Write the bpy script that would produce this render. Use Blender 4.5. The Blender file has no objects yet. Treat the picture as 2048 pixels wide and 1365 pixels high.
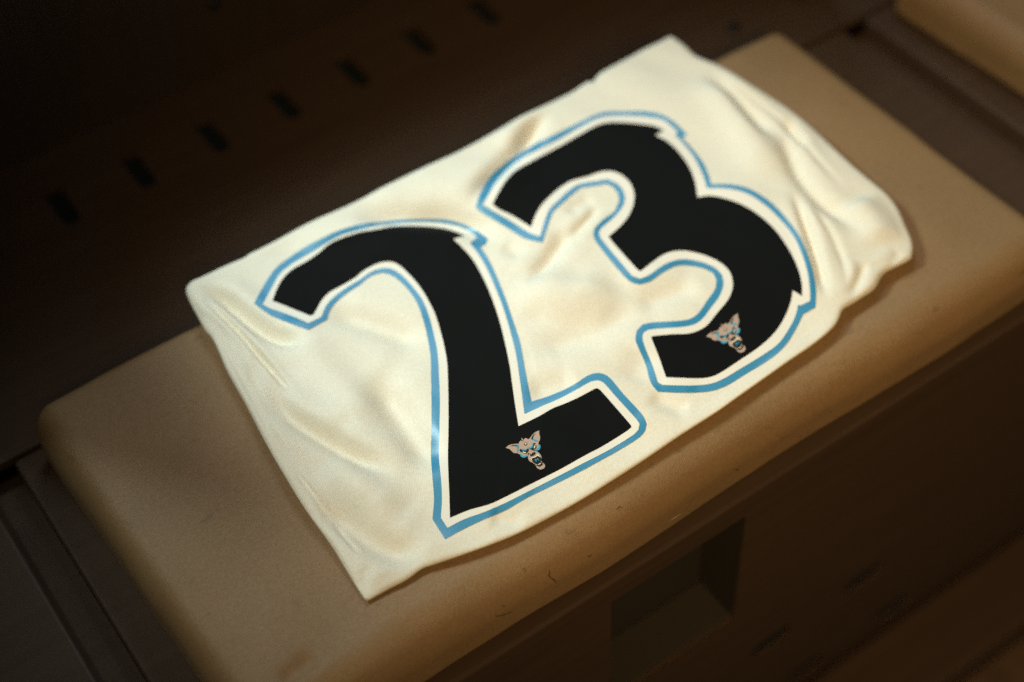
import bpy, bmesh, math, random
import numpy as np
from mathutils import Vector, Matrix, geometry, noise
from mathutils.bvhtree import BVHTree

random.seed(7)
S = bpy.context.scene
COL = S.collection

# ------------------------------------------------------------------ camera
# bench axes: X along the bench, Y towards the locker back, Z up; cushion top is z = 0
CAM_H = 0.95
RT = np.array([0.81966907, -0.57134954, -0.04125925])
UP = np.array([0.45752269, 0.60962513, 0.64732541])
FW = np.array([0.3446964, 0.54946966, -0.76109624])
FPX = 3172.431                       # focal length in photograph pixels (2048 wide)
cam_d = bpy.data.cameras.new('camera')
cam = bpy.data.objects.new('camera', cam_d)
COL.objects.link(cam)
S.camera = cam
m = Matrix.Identity(4)
for r in range(3):
    m[r][0], m[r][1], m[r][2] = RT[r], UP[r], -FW[r]
m[2][3] = CAM_H
cam.matrix_world = m
cam_d.sensor_width = 36.0
cam_d.lens = FPX / 2048 * 36
cam_d.clip_start = 0.05
cam_d.clip_end = 60
cam_d.dof.use_dof = True
cam_d.dof.focus_distance = 1.158
cam_d.dof.aperture_fstop = 1.65
cam_d.dof.aperture_blades = 9

# ------------------------------------------------------------------ light
w = bpy.data.worlds.new('World')
S.world = w
w.use_nodes = True
w.node_tree.nodes['Background'].inputs[0].default_value = (0.82, 0.90, 0.84, 1)
w.node_tree.nodes['Background'].inputs[1].default_value = 0.10


def aim(o, target):
    d = Vector(target) - o.location
    o.rotation_euler = d.to_track_quat('-Z', 'Y').to_euler()


kd = bpy.data.lights.new('ceiling_spot', 'SPOT')
kd.energy = 82
kd.color = (0.82, 1.0, 0.97)
kd.spot_size = math.radians(36)
kd.spot_blend = 1.0
kd.shadow_soft_size = 0.16
key = bpy.data.objects.new('ceiling_spot', kd)
key.location = (-0.16, 1.47, 1.10)
COL.objects.link(key)
aim(key, (0.51, 0.69, 0))

fd = bpy.data.lights.new('warm_downlight', 'SPOT')
fd.energy = 72
fd.color = (1.0, 0.67, 0.29)
fd.spot_size = math.radians(50)
fd.spot_blend = 1.0
fd.shadow_soft_size = 0.22
fill = bpy.data.objects.new('warm_downlight', fd)
fill.location = (-0.05, -0.42, 1.22)
COL.objects.link(fill)
aim(fill, (0.76, 0.58, 0))

sd = bpy.data.lights.new('ceiling_panel', 'AREA')
sd.shape = 'RECTANGLE'
sd.size = 0.7
sd.size_y = 0.5
sd.energy = 8.5
sd.color = (0.80, 0.93, 1.0)
second = bpy.data.objects.new('ceiling_panel', sd)
second.location = (1.10, 1.80, 1.45)
COL.objects.link(second)
aim(second, (0.5, 0.7, 0))

S.view_settings.view_transform = 'Standard'
S.view_settings.look = 'None'
S.view_settings.exposure = 0
S.view_settings.gamma = 1
S.view_settings.use_curve_mapping = False
S.render.engine = 'CYCLES'
S.cycles.use_denoising = False        # the photograph is grainy
S.cycles.max_bounces = 6
S.cycles.use_adaptive_sampling = True
S.cycles.adaptive_threshold = 0.012
S.cycles.adaptive_min_samples = 32


# ------------------------------------------------------------------ materials
def mat(name, col, rough=0.6, spec=0.5, sheen=0.0, coat=0.0):
    mt = bpy.data.materials.new(name)
    mt.use_nodes = True
    b = mt.node_tree.nodes['Principled BSDF']
    b.inputs['Base Color'].default_value = (*col, 1)
    b.inputs['Roughness'].default_value = rough
    b.inputs['Specular IOR Level'].default_value = spec
    b.inputs['Sheen Weight'].default_value = sheen
    b.inputs['Coat Weight'].default_value = coat
    return mt


def nd(mt, typ, **kw):
    n = mt.node_tree.nodes.new(typ)
    for k, v in kw.items():
        if k.startswith('i_'):
            n.inputs[k[2:].replace('_', ' ')].default_value = v
        else:
            setattr(n, k, v)
    return n


def ln(mt, a, b):
    mt.node_tree.links.new(a, b)


def bump(mt, height, strength, dist, prev=None):
    bp_ = nd(mt, 'ShaderNodeBump')
    bp_.inputs['Strength'].default_value = strength
    bp_.inputs['Distance'].default_value = dist
    ln(mt, height, bp_.inputs['Height'])
    if prev:
        ln(mt, prev.outputs[0], bp_.inputs['Normal'])
    return bp_


def ramp(mt, fac, stops):
    r = nd(mt, 'ShaderNodeValToRGB')
    e = r.color_ramp.elements
    while len(e) < len(stops):
        e.new(0.5)
    for k, (p, c) in enumerate(stops):
        e[k].position = p
        e[k].color = (*c, 1)
    ln(mt, fac, r.inputs[0])
    return r


def coords(mt, scale=(1, 1, 1), rot=(0, 0, 0)):
    g = nd(mt, 'ShaderNodeNewGeometry')
    mp = nd(mt, 'ShaderNodeMapping')
    mp.inputs['Scale'].default_value = scale
    mp.inputs['Rotation'].default_value = rot
    ln(mt, g.outputs['Position'], mp.inputs[0])
    return mp.outputs[0]


# knitted jersey cloth: off white, fine weave
M_CLOTH = mat('jersey_cloth', (0.80, 0.74, 0.60), 0.58, 0.5, 0.0)
b = M_CLOTH.node_tree.nodes['Principled BSDF']
co = coords(M_CLOTH)
nz = nd(M_CLOTH, 'ShaderNodeTexNoise', i_Scale=700.0, i_Detail=2.0)
ln(M_CLOTH, co, nz.inputs['Vector'])
wv1 = nd(M_CLOTH, 'ShaderNodeTexWave', i_Scale=260.0, i_Distortion=0.6)
ln(M_CLOTH, coords(M_CLOTH, rot=(0, 0, 0.5)), wv1.inputs['Vector'])
b1 = bump(M_CLOTH, nz.outputs[0], 0.22, 0.0006)
b2 = bump(M_CLOTH, wv1.outputs[0], 0.16, 0.0005, b1)
ln(M_CLOTH, b2.outputs[0], b.inputs['Normal'])
nz2 = nd(M_CLOTH, 'ShaderNodeTexNoise', i_Scale=420.0, i_Detail=3.0)
ln(M_CLOTH, co, nz2.inputs['Vector'])
rp = ramp(M_CLOTH, nz2.outputs[0], [(0.3, (0.765, 0.715, 0.59)), (0.7, (0.84, 0.79, 0.66))])
ln(M_CLOTH, rp.outputs[0], b.inputs['Base Color'])


def ink(name, col, rough, spec):
    mt = mat(name, col, rough, spec)
    n = nd(mt, 'ShaderNodeTexNoise', i_Scale=650.0, i_Detail=2.0)
    ln(mt, coords(mt), n.inputs['Vector'])
    bb = bump(mt, n.outputs[0], 0.18, 0.0005)
    ln(mt, bb.outputs[0], mt.node_tree.nodes['Principled BSDF'].inputs['Normal'])
    return mt


M_BLACK = ink('black_ink', (0.0042, 0.0048, 0.0050), 0.8, 0.10)
M_WHITE = ink('white_ink', (0.84, 0.80, 0.71), 0.5, 0.4)
M_BLUE = ink('blue_ink', (0.018, 0.235, 0.43), 0.42, 1.0)
M_TAN = mat('emblem_tan', (0.46, 0.335, 0.27), 0.55, 0.3)
M_SKY = mat('emblem_blue', (0.04, 0.33, 0.50), 0.5, 0.3)
M_CREAM = mat('emblem_cream', (0.80, 0.70, 0.52), 0.5, 0.3)
M_DARK = mat('emblem_black', (0.006, 0.008, 0.010), 0.6, 0.25)

# tan leatherette
M_PAD = mat('tan_leatherette', (0.30, 0.19, 0.10), 0.52, 0.4)
b = M_PAD.node_tree.nodes['Principled BSDF']
co = coords(M_PAD)
vo = nd(M_PAD, 'ShaderNodeTexVoronoi', i_Scale=520.0, feature='DISTANCE_TO_EDGE')
n0 = nd(M_PAD, 'ShaderNodeTexNoise', i_Scale=300.0, i_Detail=3.0)
ln(M_PAD, co, n0.inputs['Vector'])
mx = nd(M_PAD, 'ShaderNodeMixRGB', i_Fac=0.006)
ln(M_PAD, co, mx.inputs[1])
ln(M_PAD, n0.outputs['Color'], mx.inputs[2])
ln(M_PAD, mx.outputs[0], vo.inputs['Vector'])
bb1 = bump(M_PAD, vo.outputs[0], 0.35, 0.0012)
n1 = nd(M_PAD, 'ShaderNodeTexNoise', i_Scale=14.0, i_Detail=4.0)
ln(M_PAD, co, n1.inputs['Vector'])
bb2 = bump(M_PAD, n1.outputs[0], 0.25, 0.004, bb1)
ln(M_PAD, bb2.outputs[0], b.inputs['Normal'])
n2 = nd(M_PAD, 'ShaderNodeTexNoise', i_Scale=380.0, i_Detail=4.0, i_Roughness=0.7)
ln(M_PAD, co, n2.inputs['Vector'])
n3 = nd(M_PAD, 'ShaderNodeTexNoise', i_Scale=9.0, i_Detail=5.0)
ln(M_PAD, co, n3.inputs['Vector'])
r2 = ramp(M_PAD, n2.outputs[0], [(0.3, (0.232, 0.142, 0.063)), (0.7, (0.296, 0.184, 0.087))])
r3 = ramp(M_PAD, n3.outputs[0], [(0.35, (0.90, 0.89, 0.86)), (0.65, (1.04, 1.0, 0.98))])
mm = nd(M_PAD, 'ShaderNodeMixRGB', blend_type='MULTIPLY', i_Fac=1.0)
ln(M_PAD, r2.outputs[0], mm.inputs[1])
ln(M_PAD, r3.outputs[0], mm.inputs[2])
# faint smudges rubbed into the front of the pad
n4 = nd(M_PAD, 'ShaderNodeTexNoise', i_Scale=60.0, i_Detail=5.0, i_Roughness=0.65)
ln(M_PAD, coords(M_PAD, scale=(0.7, 1.6, 1.6)), n4.inputs['Vector'])
r4 = ramp(M_PAD, n4.outputs[0], [(0.62, (1, 1, 1)), (0.72, (0.72, 0.72, 0.74))])
mm2 = nd(M_PAD, 'ShaderNodeMixRGB', blend_type='MULTIPLY', i_Fac=1.0)
ln(M_PAD, mm.outputs[0], mm2.inputs[1])
ln(M_PAD, r4.outputs[0], mm2.inputs[2])
ln(M_PAD, mm2.outputs[0], b.inputs['Base Color'])

M_SCUFF = mat('worn_crack', (0.085, 0.052, 0.026), 0.8, 0.2)
M_SCRATCH = mat('pale_scratch', (0.52, 0.40, 0.26), 0.7, 0.2)


def wood(name, dark, light, rough=0.5, along='X'):
    mt = mat(name, light, rough, 0.12)
    bs = mt.node_tree.nodes['Principled BSDF']
    sc = (5, 90, 90) if along == 'X' else (90, 90, 5)
    cc = coords(mt, scale=sc)
    a = nd(mt, 'ShaderNodeTexNoise', i_Scale=1.0, i_Detail=6.0, i_Roughness=0.6, i_Distortion=0.4)
    ln(mt, cc, a.inputs['Vector'])
    rr = ramp(mt, a.outputs[0], [(0.32, dark), (0.68, light)])
    ln(mt, rr.outputs[0], bs.inputs['Base Color'])
    q = bump(mt, a.outputs[0], 0.15, 0.001)
    ln(mt, q.outputs[0], bs.inputs['Normal'])
    return mt


M_WOOD = wood('dark_walnut', (0.058, 0.034, 0.021), (0.069, 0.042, 0.026))
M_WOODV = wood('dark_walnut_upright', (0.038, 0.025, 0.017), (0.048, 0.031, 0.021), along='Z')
M_SLOT_SHADE = mat('painted_slot_shade', (0.010, 0.016, 0.019), 0.9, 0.1)  # near-black sheets behind the slots: their shade is put into the colour
M_RECESS_SHADE = mat('recess_shade_tone', (0.040, 0.032, 0.024), 0.9, 0.1)  # darker than the wood: the shade of the recess is put into the colour
M_PLUG = mat('black_plug', (0.008, 0.009, 0.010), 0.5, 0.4)
M_FLOOR = mat('floor_vinyl', (0.10, 0.055, 0.025), 0.5, 0.4)
fb = M_FLOOR.node_tree.nodes['Principled BSDF']
fn = nd(M_FLOOR, 'ShaderNodeTexNoise', i_Scale=30.0, i_Detail=6.0)
ln(M_FLOOR, coords(M_FLOOR), fn.inputs['Vector'])
fr = ramp(M_FLOOR, fn.outputs[0], [(0.3, (0.085, 0.045, 0.02)), (0.7, (0.13, 0.072, 0.034))])
ln(M_FLOOR, fr.outputs[0], fb.inputs['Base Color'])


# ------------------------------------------------------------------ helpers
def tag(o, label=None, cat=None, group=None, kind=None):
    if label:
        o['label'] = label
    if cat:
        o['category'] = cat
    if group:
        o['group'] = group
    if kind:
        o['kind'] = kind
    return o


def empty(name, loc):
    o = bpy.data.objects.new(name, None)
    o.empty_display_size = 0.05
    o.location = loc
    COL.objects.link(o)
    return o


def link(name, me, mt, parent=None, smooth=True):
    """All meshes are written in bench coordinates; a child is shifted back by its root's place."""
    if mt is not None:
        me.materials.append(mt)
    o = bpy.data.objects.new(name, me)
    COL.objects.link(o)
    if smooth:
        me.polygons.foreach_set('use_smooth', [True] * len(me.polygons))
    if parent is not None:
        o.parent = parent
        off = Vector(parent.location) if parent.parent is None else Vector((0, 0, 0))
        if off.length > 0:
            me.transform(Matrix.Translation(-off))
        o['_off'] = 0
        del o['_off']
    return o


def box_mesh(x0, x1, y0, y1, z0, z1, bev=0.003, seg=3):
    bm = bmesh.new()
    bmesh.ops.create_cube(bm, size=1)
    for v in bm.verts:
        v.co = Vector((x0 + (v.co.x + .5) * (x1 - x0), y0 + (v.co.y + .5) * (y1 - y0), z0 + (v.co.z + .5) * (z1 - z0)))
    if bev:
        bmesh.ops.bevel(bm, geom=bm.edges[:], offset=bev, segments=seg, profile=0.5, affect='EDGES')
    me = bpy.data.meshes.new('box')
    bm.to_mesh(me)
    bm.free()
    return me


def box(name, parent, mt, *a, **k):
    me = box_mesh(*a, **k)
    o = link(name, me, mt, parent, smooth=False)
    return o


def plate(name, parent, mt, outer, holes, thick, to3):
    """Board with through slots; outer and holes are 2D loops, to3(u, v, d) puts depth d behind the face."""
    pts, edges = [], []

    def loop(L):
        s = len(pts)
        pts.extend(Vector(p) for p in L)
        edges.extend((s + i, s + (i + 1) % len(L)) for i in range(len(L)))
    loop(outer)
    for h in holes:
        loop(h)
    vs, es, fs, ov, oe, of = geometry.delaunay_2d_cdt(pts, edges, [], 0, 1e-6)

    def inside(p, L):
        c_, j = False, len(L) - 1
        for i in range(len(L)):
            if (L[i][1] > p[1]) != (L[j][1] > p[1]) and p[0] < (L[j][0] - L[i][0]) * (p[1] - L[i][1]) / (L[j][1] - L[i][1]) + L[i][0]:
                c_ = not c_
            j = i
        return c_
    keep = []
    for fc in fs:
        cpt = sum((vs[i] for i in fc), Vector((0, 0))) / len(fc)
        if inside(cpt, outer) and not any(inside(cpt, h) for h in holes):
            keep.append(list(fc))
    n = len(vs)
    V = [to3(v.x, v.y, 0) for v in vs] + [to3(v.x, v.y, thick) for v in vs]
    F = keep + [[i + n for i in reversed(fc)] for fc in keep]
    cnt = {}
    for fc in keep:
        for i in range(len(fc)):
            e = (fc[i], fc[(i + 1) % len(fc)])
            cnt[e] = 1
    for (p, q) in cnt:
        if (q, p) not in cnt:
            F.append([q, p, p + n, q + n])
    me = bpy.data.meshes.new(name)
    me.from_pydata(V, [], F)
    bm = bmesh.new()
    bm.from_mesh(me)
    bmesh.ops.recalc_face_normals(bm, faces=bm.faces)
    bm.to_mesh(me)
    bm.free()
    return link(name, me, mt, parent, smooth=False)


def stadium(cx, cy, half, r, along):
    L = []
    for k in range(20):
        a = -math.pi / 2 + math.pi * (k % 10) / 9 + (math.pi if k >= 10 else 0)
        s = half - r if k < 10 else -(half - r)
        u, v = s + r * math.cos(a), r * math.sin(a)
        L.append((cx + u, cy + v) if along == 'u' else (cx - v, cy + u))
    return L


def ray(u, v):
    return RT * (u - 1024) - UP * (v - 682.5) + FW * FPX


def on_z(P, z):
    """Points seen at photograph pixels, carried to height z (number or array) in bench coordinates."""
    P = np.asarray(P, float)
    R = (P[:, :1] - 1024) * RT - (P[:, 1:] - 682.5) * UP + FPX * FW
    t = (np.asarray(z) - CAM_H) / R[:, 2]
    return R[:, :2] * t[:, None]


# ------------------------------------------------------------------ setting: floor
me = bpy.data.meshes.new('floor')
me.from_pydata([(-3, -3, -0.55), (4, -3, -0.55), (4, 3, -0.55), (-3, 3, -0.55)], [], [(0, 1, 2, 3)])
tag(link('floor', me, M_FLOOR, smooth=False), kind='structure')

# ------------------------------------------------------------------ the locker bench
DECK = -0.060
PITCH = 0.915
bench = empty('locker_bench', (0.5, 0.7, -0.55))
tag(bench, 'dark walnut locker bench with slotted rear shelf under the tan seat cushions', 'bench')
for k in (-1, 0, 1):
    x0 = 0.066 + k * PITCH
    box('seat_lid', bench, M_WOOD, x0, x0 + 0.886, 0.4925, 0.8655, DECK - 0.020, DECK, bev=0.0035)
for k in (-1, 0):
    xg = 0.952 + k * PITCH
    box('added_gap_filler', bench, M_WOOD, xg - 0.004, xg + 0.033, 0.4950, 0.8685, DECK - 0.030, DECK - 0.0215, bev=0)  # filler added only so the gap looks less black
# rear shelf with vent slots running front to back
holes = []
for k in range(-6, 16):
    x = 0.220 + 0.0778 * k
    if abs(x - 0.05) < 0.045 or abs(x - 0.965) < 0.045 or abs(x + 0.865) < 0.045:
        continue
    holes.append(stadium(x, 1.1115, 0.0275, 0.0082, 'v'))
plate('rear_shelf', bench, M_WOOD, [(-0.849, 0.869), (1.867, 0.869), (1.867, 1.190), (-0.849, 1.190)], holes, 0.008,
      lambda u, v, d: (u, v, DECK - d))
box('back_panel', bench, M_WOODV, -0.849, 1.867, 1.1915, 1.210, -0.549, 0.42, bev=0.002)
for k in (-1, 0, 1):
    xc = 0.050 + k * PITCH
    box('partition', bench, M_WOODV, xc - 0.02, xc + 0.02, 0.925, 1.1905, DECK + 0.0005, 0.41, bev=0.003)
# the box below: front panel with a recess and vent slots
YF = 0.500
fh = [stadium(0.576 + 0.1145 * i, -0.357, 0.0240, 0.0105, 'u') for i in (0, 1)] + \
     [stadium(0.634 + 0.1145 * i, -0.470, 0.0240, 0.0105, 'u') for i in (0, 1)]
rec = [(0.388, -0.262), (0.522, -0.262), (0.522, -0.103), (0.388, -0.103)]
plate('front_panel', bench, M_WOOD, [(-0.849, -0.549), (1.867, -0.549), (1.867, DECK - 0.0215), (-0.849, DECK - 0.0215)],
      fh + [rec], 0.003, lambda u, v, d: (u, YF + d, v))
o = box('recess_tray', bench, M_RECESS_SHADE, 0.380, 0.530, 0.548, 0.556, -0.272, -0.094, bev=0)
box('recess_floor', bench, M_RECESS_SHADE, 0.386, 0.5235, 0.5035, 0.5475, -0.272, -0.262, bev=0.0015)
box('recess_cheek', bench, M_RECESS_SHADE, 0.5225, 0.530, 0.5035, 0.5475, -0.261, -0.094, bev=0)
box('recess_cheek', bench, M_RECESS_SHADE, 0.380, 0.3875, 0.5035, 0.5475, -0.261, -0.094, bev=0)
box('slot_shade_sheet', bench, M_SLOT_SHADE, 0.534, 0.86, 0.5036, 0.508, -0.545, -0.29, bev=0)  # added dark sheet standing in for the shade behind the front slots
box('inner_shade_sheet', bench, M_SLOT_SHADE, -0.84, 1.86, 0.75, 0.76, -0.548, DECK - 0.022, bev=0)  # added dark sheet closing the inside, so no light shows through the slots
box('shelf_shade_sheet', bench, M_SLOT_SHADE, -0.84, 1.86, 0.875, 1.188, DECK - 0.016, DECK - 0.0095, bev=0)  # added dark sheet standing in for the shade under the shelf slots
box('base_moulding', bench, M_WOOD, -0.849, 1.867, 0.418, 0.4985, -0.549, -0.500, bev=0.006)
# round plugs over the screws
def plug(loc, axis):
    bm = bmesh.new()
    bmesh.ops.create_cone(bm, cap_ends=True, segments=20, radius1=0.0065, radius2=0.0055, depth=0.003)
    if axis == 'y':
        bmesh.ops.rotate(bm, verts=bm.verts, matrix=Matrix.Rotation(math.pi / 2, 3, 'X'))
    bmesh.ops.translate(bm, verts=bm.verts, vec=loc)
    me_ = bpy.data.meshes.new('screw_cap')
    bm.to_mesh(me_)
    bm.free()
    link('screw_cap', me_, M_PLUG, bench)


plug((0.868, 0.932, DECK + 0.0016), 'z')
plug((0.868 - PITCH, 0.932, DECK + 0.0016), 'z')
plug((0.436, 1.190, 0.018), 'y')


# ------------------------------------------------------------------ seat cushions
def cushion_mesh(seed, dents):
    X0, X1, Y0, Y1, Z0, Z1 = 0.0985, 0.860, 0.5015, 0.860, DECK + 0.0005, 0.0
    rt, rb = 0.030, 0.010
    nx, ny, nz_ = 220, 110, 26
    bm = bmesh.new()
    idx = {}

    def put(i, j, k):
        key_ = (i, j, k)
        if key_ not in idx:
            p = Vector((X0 + (X1 - X0) * i / nx, Y0 + (Y1 - Y0) * j / ny, Z0 + (Z1 - Z0) * k / nz_))
            r = rt if k > nz_ * 0.4 else rb
            rx = 0.020
            rc = 0.030 if p.y < (Y0 + Y1) / 2 else 0.016
            q = Vector((min(max(p.x, X0 + rx), X1 - rx), min(max(p.y, Y0 + rc), Y1 - rc), min(max(p.z, Z0 + rb), Z1 - rt)))
            d = p - q
            if d.z > 0:
                sx = Vector((d.x / rx, d.y / rc, d.z / rt))
            else:
                sx = Vector((d.x / rx, d.y / rc, d.z / rb))
            mxx = max(abs(sx.x), abs(sx.y), abs(sx.z))
            if mxx > 0:
                sx = sx * (mxx / sx.length)
                d = Vector((sx.x * rx, sx.y * rc, sx.z * (rt if d.z > 0 else rb)))
            p = q + d
            p.x -= 0.010 * max(0, (p.y - Y0) / (Y1 - Y0)) * max(0, 1 - (p.x - X0) / 0.25)
            # hand-stuffed unevenness
            n_ = noise.noise(Vector((p.x * 7 + seed, p.y * 9, p.z * 8))) * 0.0030 + noise.noise(Vector((p.x * 22, p.y * 25 + seed, p.z * 20))) * 0.0007
            if d.length > 1e-6:
                p += d.normalized() * n_
            elif k == nz_:
                p.z += n_ * 0.5
            for (dx, dy, dz, rad, dep) in dents:
                dd = (p - Vector((dx, dy, dz))).length / rad
                if dd < 2.6 and k > 2:
                    nn = d.normalized() if d.length > 1e-6 else Vector((0, 0, 1))
                    p -= nn * dep * math.exp(-dd * dd)
            idx[key_] = bm.verts.new(p)
        return idx[key_]
    for i in range(nx):
        for j in range(ny):
            bm.faces.new((put(i, j, nz_), put(i + 1, j, nz_), put(i + 1, j + 1, nz_), put(i, j + 1, nz_)))
            if i % 4 == 0 and j % 4 == 0 and False:
                pass
    for k in range(nz_):
        for i in range(nx):
            bm.faces.new((put(i, 0, k), put(i + 1, 0, k), put(i + 1, 0, k + 1), put(i, 0, k + 1)))
            bm.faces.new((put(i, ny, k), put(i, ny, k + 1), put(i + 1, ny, k + 1), put(i + 1, ny, k)))
        for j in range(ny):
            bm.faces.new((put(0, j, k), put(0, j, k + 1), put(0, j + 1, k + 1), put(0, j + 1, k)))
            bm.faces.new((put(nx, j, k), put(nx, j + 1, k), put(nx, j + 1, k + 1), put(nx, j, k + 1)))
    bmesh.ops.recalc_face_normals(bm, faces=bm.faces)
    bm.normal_update()
    me_ = bpy.data.meshes.new('pad')
    bm.to_mesh(me_)
    tree = BVHTree.FromBMesh(bm)
    bm.free()
    return me_, tree


DENTS = [(0.142, 0.534, -0.002, 0.0065, 0.006), (0.156, 0.536, -0.001, 0.0075, 0.0055), (0.149, 0.522, -0.010, 0.009, 0.005),
         (0.166, 0.520, -0.012, 0.007, 0.004), (0.178, 0.545, 0.0, 0.030, 0.0040), (0.13, 0.60, 0.0, 0.035, 0.0022), (0.30, 0.515, -0.008, 0.030, 0.002)]
cu = empty('seat_cushion', (0.48, 0.68, DECK))
tag(cu, 'long tan leatherette seat cushion carrying the folded jersey', 'cushion', 'padded locker seat cushions')
me_pad, tree_pad = cushion_mesh(3.1, DENTS)
pad = link('pad', me_pad, M_PAD, cu)

cu2 = empty('seat_cushion', (0.48 + PITCH, 0.68, DECK))
tag(cu2, 'bare tan seat cushion cut off at the upper right corner', 'cushion', 'padded locker seat cushions')
me2, _t = cushion_mesh(8.7, [])
me2.transform(Matrix.Translation((PITCH, 0, 0)))
link('pad', me2, M_PAD, cu2)


def strip(name, px, width, mt, parent, tree, lift=0.0005):
    """A thin worn line lying on the pad, through the given photograph points."""
    top = []
    for (u, v) in px:
        d = Vector(ray(u, v)).normalized()
        hit = tree.ray_cast(Vector((0, 0, CAM_H)), d)
        if hit[0] is not None:
            n_ = hit[1] if hit[1].dot(d) < 0 else -hit[1]
            top.append((hit[0] + n_ * lift, n_))
    V, F = [], []
    for i, (p, n) in enumerate(top):
        t = (top[min(i + 1, len(top) - 1)][0] - top[max(i - 1, 0)][0]).normalized()
        s = n.cross(t).normalized() * width * (0.5 if 0 < i < len(top) - 1 else 0.15) * random.uniform(0.7, 1.3)
        V += [p - s, p + s]
        if i:
            a_ = 2 * i - 2
            F.append((a_, a_ + 1, a_ + 3, a_ + 2))
    me_ = bpy.data.meshes.new(name)
    me_.from_pydata(V, [], F)
    link(name, me_, mt, parent)


for pts, wd in (([(1097, 1139), (1099, 1146), (1097, 1151), (1102, 1156), (1108, 1160), (1112, 1167)], 0.0011),
                ([(989, 1231), (993, 1232), (1001, 1231), (1008, 1229), (1014, 1226), (1025, 1223)], 0.0009),
                ([(1003, 1210), (1007, 1213), (1010, 1210)], 0.0008), ([(1021, 1186), (1023, 1188)], 0.0014),
                ([(1043, 1139), (1049, 1138), (1052, 1143), (1047, 1146)], 0.0005),
                ([(1174, 1111), (1178, 1114), (1184, 1108)], 0.0010), ([(1470, 939), (1475, 940), (1478, 937)], 0.0018),
                ([(1657, 824), (1664, 822)], 0.0016), ([(1598, 870), (1604, 873)], 0.0014), ([(1230, 1020), (1240, 1014), (1246, 1016)], 0.0009)):
    strip('scuff_mark', pts, wd * 0.95, M_SCUFF, cu, tree_pad)
strip('scratch', [(1336, 1043), (1345, 1037), (1352, 1033), (1362, 1025)], 0.0014, M_SCRATCH, cu, tree_pad)

# ------------------------------------------------------------------ the folded jersey
OUT = [(372, 585), (373, 575), (385, 566), (401, 559), (442, 539), (481, 522), (493, 517), (491, 514), (499, 511), (545, 488), (606, 456), (668, 428), (729, 399), (774, 376),
       (910, 311), (1013, 256), (1098, 213), (1141, 191), (1174, 170), (1184, 171), (1189, 163), (1198, 154), (1244, 128), (1285, 105),
       (1322, 87), (1340, 77), (1350, 82), (1373, 99), (1393, 118), (1410, 126), (1432, 135), (1460, 150), (1495, 172), (1546, 203),
       (1587, 230), (1628, 263), (1669, 301), (1710, 339), (1751, 373), (1777, 395), (1797, 422), (1813, 458), (1823, 481), (1826, 499),
       (1823, 517), (1813, 524), (1769, 547), (1749, 578), (1723, 596), (1687, 619), (1677, 640), (1667, 655), (1644, 676), (1615, 698),
       (1582, 720), (1531, 756), (1480, 792), (1435, 824), (1360, 872), (1297, 915), (1245, 949), (1162, 1001), (1078, 1047), (1020, 1075),
       (941, 1105), (865, 1131), (845, 1138), (814, 1160), (776, 1180), (740, 1200), (733, 1203), (728, 1198), (712, 1174), (687, 1133),
       (662, 1092), (611, 1021), (570, 955), (531, 887), (492, 812), (454, 743), (437, 703), (424, 677), (411, 662), (391, 626), (376, 597)]


def catmull(P, step, sharp=0.55):
    """Closed smooth curve through P with corners kept where the outline turns hard; resampled at step."""
    P = np.asarray(P, float)
    n = len(P)
    cor = []
    for i in range(n):
        a_, c_ = P[i] - P[i - 1], P[(i + 1) % n] - P[i]
        ang = abs(math.atan2(a_[0] * c_[1] - a_[1] * c_[0], a_ @ c_))
        cor.append(ang > sharp)
    outp = []
    for i in range(n):
        p0, p1, p2, p3 = P[i - 1], P[i], P[(i + 1) % n], P[(i + 2) % n]
        L = np.linalg.norm(p2 - p1)
        m1 = (p2 - p1) if cor[i] else (p2 - p0) * L / (np.linalg.norm(p2 - p1) + np.linalg.norm(p1 - p0))
        m2 = (p2 - p1) if cor[(i + 1) % n] else (p3 - p1) * L / (np.linalg.norm(p3 - p2) + np.linalg.norm(p2 - p1))
        k = max(1, int(round(L / step)))
        for q in range(k):
            t = q / k
            outp.append((2 * t**3 - 3 * t**2 + 1) * p1 + (t**3 - 2 * t**2 + t) * m1 + (-2 * t**3 + 3 * t**2) * p2 + (t**3 - t**2) * m2)
    return np.array(outp)


# thickness of the folded stack over the cushion, metres
JX0, JX1, JY0, JY1 = 0.215, 0.74, 0.545, 0.87


def thick(P):
    u = np.clip((P[:, 0] - JX0) / (JX1 - JX0), 0, 1)
    v = np.clip((P[:, 1] - JY0) / (JY1 - JY0), 0, 1)
    a_ = (1 - u) * 0.005 + u * 0.011           # front
    c_ = (1 - u) * 0.016 + u * 0.034           # back
    return a_ * (1 - v) + c_ * v


EDGE_Z = 0.74


def seg_dist(P, L, closed=True, chunk=4000):
    """Distance from points P to polyline L."""
    A = np.asarray(L)
    B = np.roll(A, -1, 0) if closed else A[1:]
    A = A if closed else A[:-1]
    D = B - A
    dd = (D**2).sum(1) + 1e-18
    res = np.empty(len(P))
    for s in range(0, len(P), chunk):
        Q = P[s:s + chunk, None, :]
        t = np.clip(((Q - A) * D).sum(2) / dd, 0, 1)
        res[s:s + chunk] = np.sqrt((((Q - A) - t[..., None] * D)**2).sum(2)).min(1)
    return res


def in_poly(P, L):
    L = np.asarray(L)
    x, y = P[:, 0], P[:, 1]
    r = np.zeros(len(P), bool)
    j = len(L) - 1
    for i in range(len(L)):
        if L[i][1] != L[j][1]:
            c_ = ((L[i][1] > y) != (L[j][1] > y)) & (x < (L[j][0] - L[i][0]) * (y - L[i][1]) / (L[j][1] - L[i][1]) + L[i][0])
            r ^= c_
        j = i
    return r


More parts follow.
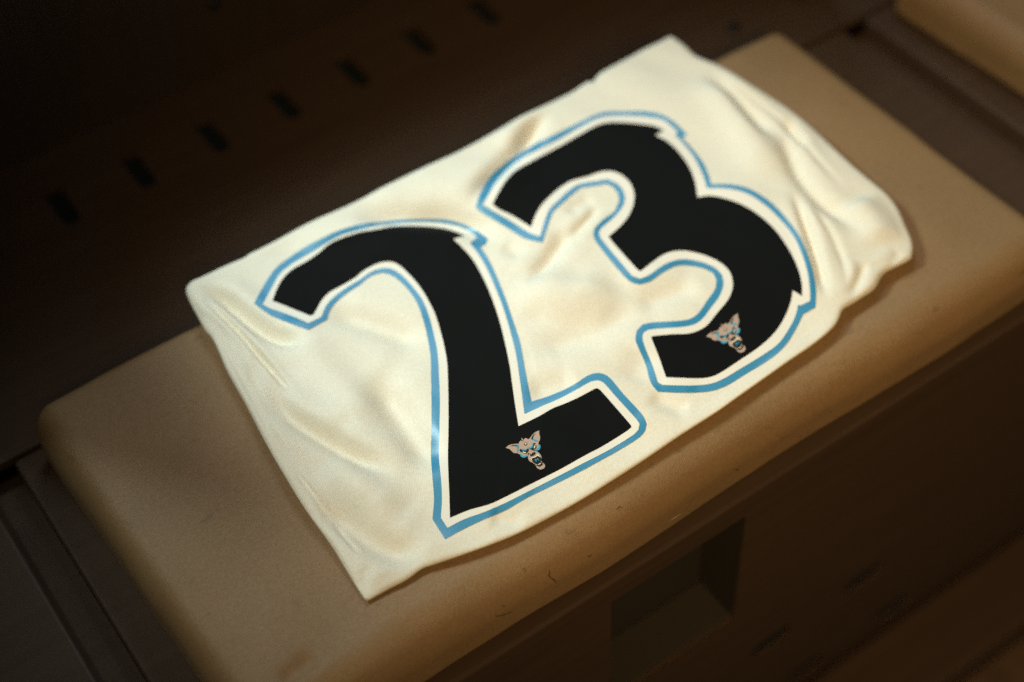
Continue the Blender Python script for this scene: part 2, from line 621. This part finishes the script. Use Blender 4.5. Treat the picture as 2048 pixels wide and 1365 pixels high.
def carry(px, hf, n=6):
    """Photograph points carried onto the surface z = hf(x, y)."""
    z = np.full(len(px), 0.012)
    for _ in range(n):
        xy = on_z(px, z)
        z = 0.5 * z + 0.5 * hf(xy)
    return on_z(px, z)


out_xy = carry(catmull(OUT, 6, 0.7), lambda q: thick(q) * EDGE_Z, 8)
# valleys and ridges pressed into the cloth: (points, width, depth)
FOLD = [
    ([(391, 568), (442, 591), (493, 634), (531, 662), (582, 685), (630, 699)], .0045, .0042),
    ([(531, 743), (556, 804), (581, 832), (620, 856), (665, 883), (710, 911), (746, 928), (801, 957)], .0050, .0034),
    ([(735, 730), (765, 781), (798, 825), (827, 869), (856, 915), (872, 955)], .0085, .0034),
    ([(618, 985), (665, 1020), (712, 1054), (751, 1082), (801, 1099), (862, 1102)], .0075, .0036),
    ([(736, 1124), (724, 1152), (726, 1180)], .0040, .0018),
    ([(396, 588), (430, 622), (480, 668), (518, 713), (569, 769), (592, 807)], .0020, .0022),
    ([(378, 594), (392, 622), (408, 646)], .0025, .0022),
    ([(492, 718), (505, 769), (538, 827), (556, 868)], .0050, .0014),
    ([(640, 604), (683, 622), (747, 639), (810, 662), (848, 692)], .0075, .0026),
    ([(1108, 206), (1098, 219), (1047, 287), (1005, 330), (975, 362), (945, 402), (930, 425)], .0050, .0031),
    ([(700, 432), (760, 430), (830, 426), (890, 428), (940, 442), (962, 456), (985, 478), (1008, 490)], .0080, .0042),
    ([(1140, 455), (1116, 490), (1090, 527), (1069, 553), (1045, 570)], .0048, .0022),
    ([(1198, 408), (1175, 440), (1153, 461), (1132, 480)], .0040, .0016),
    ([(1187, 393), (1160, 405), (1131, 430)], .0045, .0016),
    ([(1005, 482), (1025, 500), (1046, 514)], .0045, .0018),
    ([(1035, 615), (1085, 632), (1150, 643), (1200, 640)], .0070, .0011),
    ([(1045, 688), (1090, 680), (1137, 668), (1190, 655), (1243, 623), (1285, 598)], .0085, .0017),
    ([(1264, 614), (1303, 592), (1353, 569), (1400, 560)], .0080, .0016),
    ([(1404, 140), (1453, 181), (1491, 219), (1519, 252), (1541, 276), (1560, 284)], .0052, .0024),
    ([(1552, 238), (1566, 282), (1582, 323), (1598, 356), (1623, 384), (1654, 415), (1682, 430), (1718, 465), (1738, 490)], .0050, .0020),
    ([(1565, 238), (1585, 265), (1614, 296)], .0040, .0022),
    ([(1577, 376), (1603, 435), (1620, 483), (1638, 540), (1651, 606)], .0036, .0020),
    ([(1800, 498), (1788, 518), (1774, 540)], .0040, .0018),
    ([(1728, 520), (1714, 566), (1695, 596)], .0042, .0018),
    ([(1292, 782), (1328, 800), (1379, 813)], .0060, .0020),
    ([(1048, 772), (1075, 775), (1120, 760), (1150, 748)], .0080, .0020),
    ([(975, 1026), (1010, 1032), (1050, 1040)], .0065, .0022),
    ([(1290, 690), (1270, 720), (1262, 760)], .0080, .0014),
    ([(650, 865), (690, 850), (715, 830)], .0090, .0010),
    ([(664, 1041), (694, 1080), (723, 1115)], .0016, .0014),
    ([(585, 935), (622, 982), (664, 1041)], .0016, .0012),
    ([(1440, 150), (1500, 200), (1570, 250), (1640, 330), (1700, 395)], .0026, .0006),
    ([(1610, 400), (1660, 470), (1690, 540), (1690, 590)], .0028, .0006),
    ([(420, 640), (470, 730), (520, 830), (570, 915)], .0022, .0010),
    ([(1395, 150), (1440, 195), (1500, 280), (1540, 345), (1575, 370)], .016, -.0030),
    ([(560, 640), (640, 740), (700, 800), (760, 880)], .018, -.0028),
    ([(640, 930), (720, 980), (820, 1030)], .014, -.0024),
    ([(1030, 560), (1090, 590), (1170, 590), (1240, 560)], .018, -.0024),
    ([(560, 500), (680, 470), (800, 440), (900, 400)], .010, -.0012),
    ([(1700, 400), (1750, 450), (1770, 500)], .016, -.0030),
    ([(990, 300), (1050, 250), (1120, 230)], .012, -.0016),
]
FOLDW = [(np.array(carry(np.array(p, float), lambda q: thick(q) * 0.9)), wd, dp) for p, wd, dp in FOLD]


def densify(L, step=0.004):
    r = []
    for i in range(len(L) - 1):
        k = max(1, int(np.linalg.norm(L[i + 1] - L[i]) / step))
        r += [L[i] + (L[i + 1] - L[i]) * t / k for t in range(k)]
    r.append(L[-1])
    return np.array(r)


def smooth_line(L, it=3):
    L = densify(L)
    for _ in range(it * 3):
        M_ = L.copy()
        M_[1:-1] = (L[:-2] + 2 * L[1:-1] + L[2:]) / 4
        L = M_
    return L


FOLDW = [(smooth_line(p) + (np.array([-0.25, -0.65]) * wd if dp > 0 else 0), wd * (1.4 if 0.0043 < wd < 0.009 else 1.0), dp) for p, wd, dp in FOLDW]
FOLDW = [(p, wd, dp * (1 if dp < 0 else min(1, np.linalg.norm(p[-1] - p[0]) / 0.055))) for p, wd, dp in FOLDW]


def fold_h(P):
    h = np.zeros(len(P))
    for L, wd, dp in FOLDW:
        mg = 6 * wd
        lo, hi = L.min(0) - mg, L.max(0) + mg
        sel = np.where((P[:, 0] > lo[0]) & (P[:, 0] < hi[0]) & (P[:, 1] > lo[1]) & (P[:, 1] < hi[1]))[0]
        if not len(sel):
            continue
        Q = P[sel]
        A, D = L[:-1], L[1:] - L[:-1]
        dd = (D**2).sum(1) + 1e-18
        d2 = np.empty(len(Q))
        ar = np.empty(len(Q))
        for q in range(0, len(Q), 3000):
            W_ = Q[q:q + 3000, None, :] - A
            tt = np.clip((W_ * D).sum(2) / dd, 0, 1)
            E_ = ((W_ - tt[..., None] * D)**2).sum(2)
            jj = E_.argmin(1)
            k = np.arange(len(jj))
            d2[q:q + 3000] = E_[k, jj]
            ar[q:q + 3000] = (jj + tt[k, jj]) / len(A)
        taper = np.clip(np.minimum(ar, 1 - ar) / 0.3, 0, 1)
        taper = taper * taper * (3 - 2 * taper)
        wl = wd * (1.25 - 0.25 * taper)
        g = np.exp(-d2 / (wl * wl))
        rim = np.exp(-(np.sqrt(d2) - 2.2 * wl)**2 / (1.6 * wl)**2) * 0.30 if dp > 0 else 0
        h[sel] += -FOLD_K * dp * taper * (g - rim)
    return h


FOLD_K = 2.35
NZ = None


def lowfreq(P):
    r = []
    for x, y in P:
        a_, c_ = 0.5 * x - 0.866 * y, 0.866 * x + 0.5 * y
        r.append(noise.noise(Vector((a_ * 7, c_ * 21, 1.7))) * 0.0042 + noise.noise(Vector((a_ * 18, c_ * 44, 5.2))) * 0.0011)
    return np.array(r)


def height(P):
    P = np.asarray(P)
    T = thick(P)
    d = seg_dist(P, out_xy)
    r = 0.26 * T + 0.0018
    s = np.clip(d / r, 0, 1)
    prof = np.sqrt(np.clip(1 - (1 - s)**2, 0, 1))
    fade = np.clip(d / 0.012, 0, 1)
    return T * (EDGE_Z + (1 - EDGE_Z) * prof) + (fold_h(P) + lowfreq(P)) * (0.25 + 0.75 * fade) * np.clip(d / 0.002, 0, 1)


def sheet(loop, spacing, hf, insets=()):
    """Triangulated sheet inside a closed loop, lifted to hf."""
    loop = np.asarray(loop)
    lo, hi = loop.min(0), loop.max(0)
    gx, gy = np.meshgrid(np.arange(lo[0], hi[0], spacing), np.arange(lo[1], hi[1], spacing * 0.866))
    gx[1::2] += spacing / 2
    G = np.c_[gx.ravel(), gy.ravel()]
    G = G[in_poly(G, loop)]
    mind = (max(insets) if insets else 0) + spacing * 0.6
    G = G[seg_dist(G, loop) > mind]
    extra = []
    if insets:
        t = np.roll(loop, -1, 0) - np.roll(loop, 1, 0)
        nrm = np.c_[-t[:, 1], t[:, 0]] / (np.linalg.norm(t, axis=1)[:, None] + 1e-12)
        if not in_poly(loop[:1] + nrm[:1] * 1e-4, loop)[0]:
            nrm = -nrm
        for q in insets:
            E_ = loop + nrm * q
            E_ = E_[in_poly(E_, loop)]
            extra.append(E_[seg_dist(E_, loop) > 0.93 * q])
    n = len(loop)
    A = np.vstack([loop, G] + extra)
    vs, es, fs, ov, oe, of = geometry.delaunay_2d_cdt([Vector(p) for p in A], [(i, (i + 1) % n) for i in range(n)], [], 0, 1e-7)
    V2 = np.array([(v.x, v.y) for v in vs])
    F = np.array([list(f_) for f_ in fs])
    cen = V2[F].mean(1)
    F = F[in_poly(cen, loop)]
    z = hf(V2)
    return np.c_[V2, z], F, n


jersey = empty('folded_jersey', (0.48, 0.70, 0.0))
tag(jersey, 'folded off white sports jersey with black 23 outlined in blue, lying on the cushion', 'jersey')

V, F, nb = sheet(out_xy, 0.0019, height, (0.0005, 0.0012, 0.0022, 0.0036, 0.0054, 0.0076))
V = V.tolist()
F = F.tolist()
# roll the rim under: three loops turning down and in, then the hidden underside
loop = np.array([v[:2] for v in V[:nb]])
t = np.roll(loop, -2, 0) - np.roll(loop, 2, 0)
nrm = np.c_[-t[:, 1], t[:, 0]] / (np.linalg.norm(t, axis=1)[:, None] + 1e-12)
if in_poly(loop[40:41] + nrm[40:41] * 1e-4, loop)[0]:
    nrm = -nrm
T = thick(loop)
prev = list(range(nb))
# the edge of the stack: a thin upper layer, a crease, and an uneven layer below it
ux = np.clip((loop[:, 0] - JX0) / (JX1 - JX0), 0, 1)
under = np.array([0.0035 + 0.0030 * noise.noise(Vector((x * 19, y * 19, 3.3))) for x, y in loop]) + 0.012 * ux**3 * np.clip(nrm[:, 0], 0, 1)
for ins_k, und_k, zk in ((0.10, 0, 0.63), (0.45, 0, 0.54), (1.0, 0.15, 0.49), (1.1, 0.9, 0.46), (0.5, 0.75, 0.38), (0.2, 0.75, 0.26), (0.5, 0.8, 0.10), (1.2, 1.0, 0.0)):
    st = len(V)
    for i in range(nb):
        ins = min(0.0030, 0.30 * T[i]) * ins_k + under[i] * und_k
        V.append([loop[i][0] - nrm[i][0] * ins, loop[i][1] - nrm[i][1] * ins, T[i] * zk + 0.0006])
    cur = list(range(st, st + nb))
    for i in range(nb):
        j = (i + 1) % nb
        F.append([prev[i], prev[j], cur[j], cur[i]])
    prev = cur
F.append(list(reversed(prev)))
me = bpy.data.meshes.new('fabric')
me.from_pydata(V, [], F)
bm = bmesh.new()
bm.from_mesh(me)
bmesh.ops.recalc_face_normals(bm, faces=bm.faces)
bm.to_mesh(me)
bm.free()
link('fabric', me, M_CLOTH, jersey)

# ---- double row of stitches along the hem at the left edge
V, F = [], []
for row, off_ in enumerate((0.0, 0.0022)):
    L = smooth_line(carry(np.array([(490, 703), (528, 780), (566, 850), (600, 915), (632, 975), (664, 1034), (694, 1078), (723, 1116)], float), lambda q: thick(q)))
    sg = np.r_[0, np.cumsum(np.linalg.norm(np.diff(L, axis=0), axis=1))]
    for a0 in np.arange(0.002, sg[-1] - 0.004, 0.0034):
        P2 = np.array([[np.interp(a0 + q, sg, L[:, 0]), np.interp(a0 + q, sg, L[:, 1])] for q in (0, 0.0012, 0.0024)])
        d_ = P2[2] - P2[0]
        d_ /= np.linalg.norm(d_)
        n_ = np.array([-d_[1], d_[0]])
        P2 = P2 + n_ * off_
        zz = height(P2)
        st = len(V)
        for q, lf in enumerate((0.0001, 0.0004, 0.0001)):
            for sd_ in (-0.00022, 0.00022):
                V.append((P2[q][0] + n_[0] * sd_, P2[q][1] + n_[1] * sd_, zz[q] + lf))
        F += [(st, st + 1, st + 3, st + 2), (st + 2, st + 3, st + 5, st + 4)]
me = bpy.data.meshes.new('hem_stitching')
me.from_pydata(V, [], F)
link('hem_stitching', me, M_WHITE, jersey)

# ---- printed numerals
N2_BLACK = [(545, 603), (556, 575), (569, 555), (587, 539), (612, 525), (638, 507), (658, 490), (683, 478), (721, 466), (760, 460), (805, 454),
            (849, 454), (887, 458), (910, 465), (929, 474), (907, 480), (922, 494), (943, 517), (960, 545), (978, 583), (993, 624), (1000, 647),
            (1009, 683), (1019, 731), (1024, 767), (1031, 817), (1037, 854), (1078, 834), (1106, 818), (1129, 809), (1156, 797), (1190, 779), (1195, 778),
            (1200, 781), (1261, 851), (1263, 855), (1257, 861), (1206, 893), (1170, 912), (1120, 940), (1064, 968), (1009, 996), (978, 1010),
            (939, 1021), (900, 1037), (899, 998), (897, 951), (896, 915), (897, 859), (897, 804), (896, 762), (895, 735), (892, 711), (884, 675),
            (871, 632), (856, 601), (836, 570), (810, 542), (795, 530), (780, 525), (757, 528), (729, 542), (709, 558), (683, 573), (658, 587),
            (643, 603), (633, 621), (627, 631), (620, 633)]
N2_WHITE = [(526, 610), (546, 573), (561, 548), (589, 526), (622, 507), (653, 488), (683, 472), (721, 461), (760, 453), (810, 447), (861, 446),
            (897, 450), (927, 458), (955, 475), (940, 488), (957, 510), (976, 543), (991, 578), (1005, 613), (1019, 658), (1031, 705), (1038, 748),
            (1049, 830), (1081, 815), (1120, 798), (1156, 779), (1181, 765), (1195, 762), (1206, 766), (1232, 795), (1273, 840), (1279, 849),
            (1277, 860), (1268, 870), (1218, 901), (1162, 930), (1106, 959), (1051, 987), (1009, 1008), (967, 1026), (928, 1040), (895, 1057),
            (882, 1037), (884, 998), (882, 957), (878, 915), (879, 859), (880, 804), (878, 748), (875, 705), (869, 675), (859, 636), (846, 603),
            (828, 578), (805, 553), (785, 540), (767, 538), (744, 544), (721, 560), (696, 575), (671, 593), (653, 612), (643, 635), (617, 648),
            (582, 633), (538, 617)]
N2_BLUE = [(508, 608), (535, 560), (554, 535), (582, 514), (612, 494), (643, 478), (678, 462), (716, 451), (755, 446), (798, 441), (849, 439),
           (887, 440), (917, 446), (950, 460), (976, 479), (971, 490), (961, 495), (978, 521), (995, 558), (1011, 598), (1029, 651), (1040, 685),
           (1047, 722), (1054, 760), (1063, 804), (1092, 795), (1129, 780), (1156, 765), (1176, 752), (1195, 747), (1212, 751), (1223, 760),
           (1245, 787), (1273, 817), (1287, 834), (1293, 848), (1290, 862), (1279, 875), (1245, 897), (1204, 920), (1162, 943), (1106, 971),
           (1051, 998), (1012, 1021), (967, 1040), (925, 1060), (890, 1079), (865, 1039), (868, 998), (865, 957), (862, 912), (863, 859), (863, 804),
           (862, 748), (861, 712), (856, 680), (846, 639), (833, 605), (816, 580), (793, 558), (777, 549), (762, 547), (739, 555), (721, 570),
           (696, 586), (671, 607), (658, 626), (655, 640), (617, 661), (587, 650), (544, 633), (526, 622)]
N3_BLACK = [(985, 410), (996, 389), (1012, 364), (1034, 342), (1073, 319), (1123, 292), (1161, 270), (1195, 252), (1220, 247), (1250, 247),
            (1284, 250), (1309, 254), (1328, 263), (1311, 272), (1337, 286), (1360, 309), (1378, 335), (1390, 365), (1395, 396), (1418, 393),
            (1440, 396), (1473, 406), (1510, 426), (1547, 458), (1576, 498), (1594, 534), (1603, 567), (1604, 594), (1585, 582), (1582, 602),
            (1574, 625), (1559, 653), (1539, 677), (1513, 699), (1480, 721), (1442, 746), (1422, 755), (1397, 758), (1361, 757), (1332, 756),
            (1318, 716), (1302, 676), (1306, 674), (1346, 670), (1374, 669), (1394, 664), (1414, 652), (1432, 630), (1455, 602), (1464, 582),
            (1465, 564), (1459, 545), (1442, 528), (1417, 515), (1391, 507), (1366, 503), (1343, 505), (1323, 513), (1281, 544), (1276, 542),
            (1226, 487), (1217, 475), (1245, 449), (1261, 426), (1268, 403), (1267, 383), (1258, 365), (1240, 350), (1220, 344), (1200, 346),
            (1174, 355), (1144, 363), (1123, 375), (1098, 396), (1080, 416), (1070, 434), (1062, 456), (1027, 434), (996, 419)]
N3_WHITE = [(966, 411), (981, 386), (999, 358), (1027, 330), (1062, 309), (1113, 283), (1161, 256), (1197, 238), (1225, 233), (1263, 233),
            (1301, 236), (1327, 242), (1355, 265), (1350, 272), (1367, 289), (1390, 319), (1405, 350), (1414, 378), (1455, 379), (1492, 388),
            (1525, 408), (1557, 437), (1587, 474), (1605, 513), (1616, 552), (1620, 587), (1620, 603), (1602, 612), (1596, 611), (1591, 632),
            (1580, 655), (1557, 688), (1526, 711), (1480, 739), (1450, 757), (1424, 768), (1391, 772), (1353, 772), (1324, 771), (1316, 766),
            (1305, 732), (1292, 701), (1285, 678), (1287, 667), (1297, 661), (1328, 658), (1366, 655), (1389, 650), (1404, 640), (1422, 617),
            (1440, 592), (1447, 569), (1444, 551), (1430, 537), (1404, 526), (1374, 520), (1351, 522), (1328, 531), (1297, 552), (1280, 559),
            (1264, 553), (1226, 508), (1202, 478), (1198, 469), (1202, 459), (1225, 439), (1245, 416), (1251, 396), (1245, 380), (1233, 368),
            (1215, 360), (1195, 363), (1159, 370), (1141, 380), (1118, 401), (1100, 419), (1090, 441), (1080, 474), (1062, 469), (1022, 444), (991, 426)]
N3_BLUE = [(951, 416), (961, 388), (978, 358), (1001, 335), (1032, 312), (1078, 286), (1136, 257), (1187, 233), (1212, 225), (1250, 224),
           (1289, 224), (1319, 229), (1347, 244), (1374, 270), (1364, 276), (1385, 299), (1405, 325), (1418, 353), (1422, 369), (1462, 370),
           (1499, 379), (1536, 401), (1568, 432), (1598, 472), (1616, 512), (1627, 549), (1632, 582), (1631, 616), (1606, 630), (1595, 653),
           (1572, 690), (1544, 716), (1493, 748), (1455, 771), (1427, 782), (1391, 786), (1348, 786), (1315, 784), (1301, 765), (1292, 732),
           (1280, 704), (1271, 681), (1273, 663), (1285, 650), (1303, 646), (1353, 643), (1379, 639), (1397, 627), (1414, 602), (1430, 579),
           (1433, 561), (1426, 547), (1404, 537), (1374, 532), (1353, 533), (1328, 545), (1300, 564), (1280, 570), (1262, 565), (1247, 552),
           (1216, 516), (1190, 481), (1186, 469), (1189, 457), (1205, 441), (1228, 424), (1238, 403), (1236, 388), (1225, 375), (1212, 369),
           (1189, 373), (1161, 377), (1144, 391), (1118, 414), (1106, 426), (1098, 447), (1085, 486), (1050, 478), (1017, 458), (976, 434), (958, 422)]


def print_sheet(name, px, lift, mt, parent, spacing=0.0022, smooth=True):
    P = catmull(px, 5, 0.5) if smooth else np.array(px, float)
    xy = carry(P, height)
    V_, F_, _n = sheet(xy, spacing, lambda q: height(q) + lift)
    me_ = bpy.data.meshes.new(name)
    me_.from_pydata(V_.tolist(), [], F_.tolist())
    bm_ = bmesh.new()
    bm_.from_mesh(me_)
    for f_ in bm_.faces:
        if f_.normal.z < 0:
            f_.normal_flip()
    bm_.to_mesh(me_)
    bm_.free()
    o_ = link(name, me_, mt, None)
    o_.parent = parent
    off = Vector(jersey.location)
    me_.transform(Matrix.Translation(-off))
    return o_


def emblem(conv, parent):
    """The small snarling wolf-head crest, flat print of five inks."""
    TAN_ = [[(245, 655), (300, 605), (370, 578), (460, 567), (540, 562), (552, 525), (590, 490), (640, 508), (665, 452), (700, 435), (735, 441), (745, 462),
             (790, 442), (820, 398), (870, 340), (930, 292), (1010, 262), (1004, 330), (1025, 400), (1020, 480), (1000, 515), (985, 565), (1030, 600),
             (1030, 660), (1000, 705), (900, 715), (960, 740), (1020, 790), (1055, 850), (1065, 930), (1090, 990), (1135, 1040), (1137, 1080), (1110, 1125),
             (1030, 1152), (960, 1115), (930, 1060), (870, 1000), (790, 960), (755, 900), (750, 835), (700, 868), (650, 884), (590, 850), (560, 800), (530, 790),
             (500, 776), (440, 775), (390, 740), (340, 690)], [(600, 425), (625, 450), (650, 480), (635, 492), (612, 482)]]
    SKY_ = [[(400, 606), (500, 600), (550, 622), (538, 700), (524, 775), (500, 760), (505, 665), (460, 628)],
            [(838, 470), (838, 420), (880, 362), (905, 352), (872, 410), (880, 455), (960, 485), (1005, 515), (900, 502)],
            [(555, 785), (585, 785), (620, 828), (680, 838), (740, 815), (715, 860), (655, 886), (595, 858)],
            [(1035, 600), (1034, 660), (1004, 712), (930, 722), (890, 706), (950, 682), (995, 640), (980, 580)],
            [(585, 690), (640, 684), (700, 692), (762, 640), (752, 690), (690, 726), (620, 722)],
            [(768, 650), (815, 636), (860, 556), (895, 552), (878, 640), (820, 688), (782, 682)]]
    DRK_ = [[(556, 705), (592, 684), (622, 718), (700, 724), (758, 672), (774, 704), (742, 765), (690, 795), (640, 782), (600, 752), (572, 748)],
            [(870, 556), (935, 548), (892, 592), (894, 632), (938, 596), (946, 650), (902, 694), (832, 704), (782, 684), (832, 668), (868, 632)],
            [(790, 800), (830, 806), (858, 772), (910, 752), (922, 790), (880, 832), (830, 856), (800, 836)],
            [(795, 885), (850, 872), (926, 844), (962, 800), (1012, 834), (1052, 896), (1074, 960), (1084, 1010), (1062, 1046), (1000, 1068), (948, 1070), (900, 1008), (838, 962)],
            [(340, 624), (420, 596), (536, 606), (532, 618), (440, 610)], [(826, 470), (846, 400), (932, 318), (884, 382), (862, 440), (846, 474)],
            [(990, 1086), (1085, 1030), (1088, 1042), (1000, 1096)], [(742, 800), (776, 770), (782, 780), (752, 830)], [(850, 712), (930, 716), (925, 726), (850, 722)],
            [(660, 572), (678, 540), (715, 540), (738, 566), (722, 592), (690, 606), (668, 596)]]
    CRM_ = [[(622, 748), (716, 764), (692, 785), (650, 779)], [(878, 674), (908, 604), (922, 640), (902, 672)],
            [(798, 898), (850, 876), (928, 848), (958, 806), (984, 814), (1042, 884), (1012, 868), (962, 842), (930, 872), (852, 900), (830, 908), (862, 982), (828, 940)],
            [(978, 1036), (1040, 1008), (1044, 1030), (984, 1052)], [(922, 1022), (962, 1050), (950, 1058)], [(1044, 960), (1068, 990), (1056, 1000)],
            [(676, 572), (690, 554), (712, 556), (722, 570), (706, 586), (686, 590)]]

    def stroke(a_, c_, wd):
        d = np.array(c_, float) - np.array(a_, float)
        n_ = np.array([-d[1], d[0]]) / np.linalg.norm(d) * wd
        return [tuple(np.array(a_) + n_), tuple(np.array(c_) + n_), tuple(np.array(c_) - n_), tuple(np.array(a_) - n_)]
    LET_ = [stroke((945, 982), (910, 922), 7), stroke((910, 922), (952, 944), 7), stroke((952, 944), (968, 900), 7), stroke((968, 900), (998, 952), 7)]
    V_, F_, MI = [], [], []
    for mi, (polys, lift) in enumerate(((TAN_, .00095), (SKY_, .0011), (DRK_, .00125), (CRM_, .0014), (LET_, .0014))):
        for pl in polys:
            P = np.array([conv(p) for p in pl])
            if mi != 4:
                P = catmull(P, 1.5, 0.8)
            xy = carry(P, height)
            v_, f_, _n = sheet(xy, 0.002, lambda q: height(q) + lift)
            s = len(V_)
            V_ += v_.tolist()
            for tri in f_.tolist():
                a3, b3, c3 = (v_[k] for k in tri)
                if (b3[0] - a3[0]) * (c3[1] - a3[1]) - (b3[1] - a3[1]) * (c3[0] - a3[0]) < 0:
                    tri = tri[::-1]
                F_.append([s + k for k in tri])
                MI.append(mi if mi < 4 else 1)
    me_ = bpy.data.meshes.new('emblem')
    me_.from_pydata(V_, [], F_)
    for mt in (M_TAN, M_SKY, M_DARK, M_CREAM):
        me_.materials.append(mt)
    me_.polygons.foreach_set('material_index', MI)
    o_ = link('emblem', me_, None, None)
    o_.parent = parent
    me_.transform(Matrix.Translation(-Vector(jersey.location)))
    tag(o_, 'small tan and blue snarling wolf head crest')


K = 130 / 1479


def conv2(p):
    return (990 + p[0] * K, 840 + p[1] * K)


SRC = np.array([[245, 655, 1], [1010, 262, 1], [1030, 1150, 1]], float)
DST = np.array([[140, 745], [862, 215], [932, 1110]], float)
AFF = np.linalg.solve(SRC, DST)


def conv3(p):
    q = np.array([p[0], p[1], 1.0]) @ AFF
    return (1400 + q[0] * K, 610 + q[1] * K)


for black, white, blue, conv, lab in ((N2_BLACK, N2_WHITE, N2_BLUE, conv2, 'black printed numeral 2 with a wolf crest in its foot'),
                                      (N3_BLACK, N3_WHITE, N3_BLUE, conv3, 'black printed numeral 3 with a wolf crest in its lower bowl')):
    nb_ = print_sheet('printed_number', black, 0.00075, M_BLACK, jersey)
    tag(nb_, lab)
    print_sheet('white_border', white, 0.00055, M_WHITE, nb_)
    print_sheet('blue_border', blue, 0.00035, M_BLUE, nb_)
    emblem(conv, nb_)
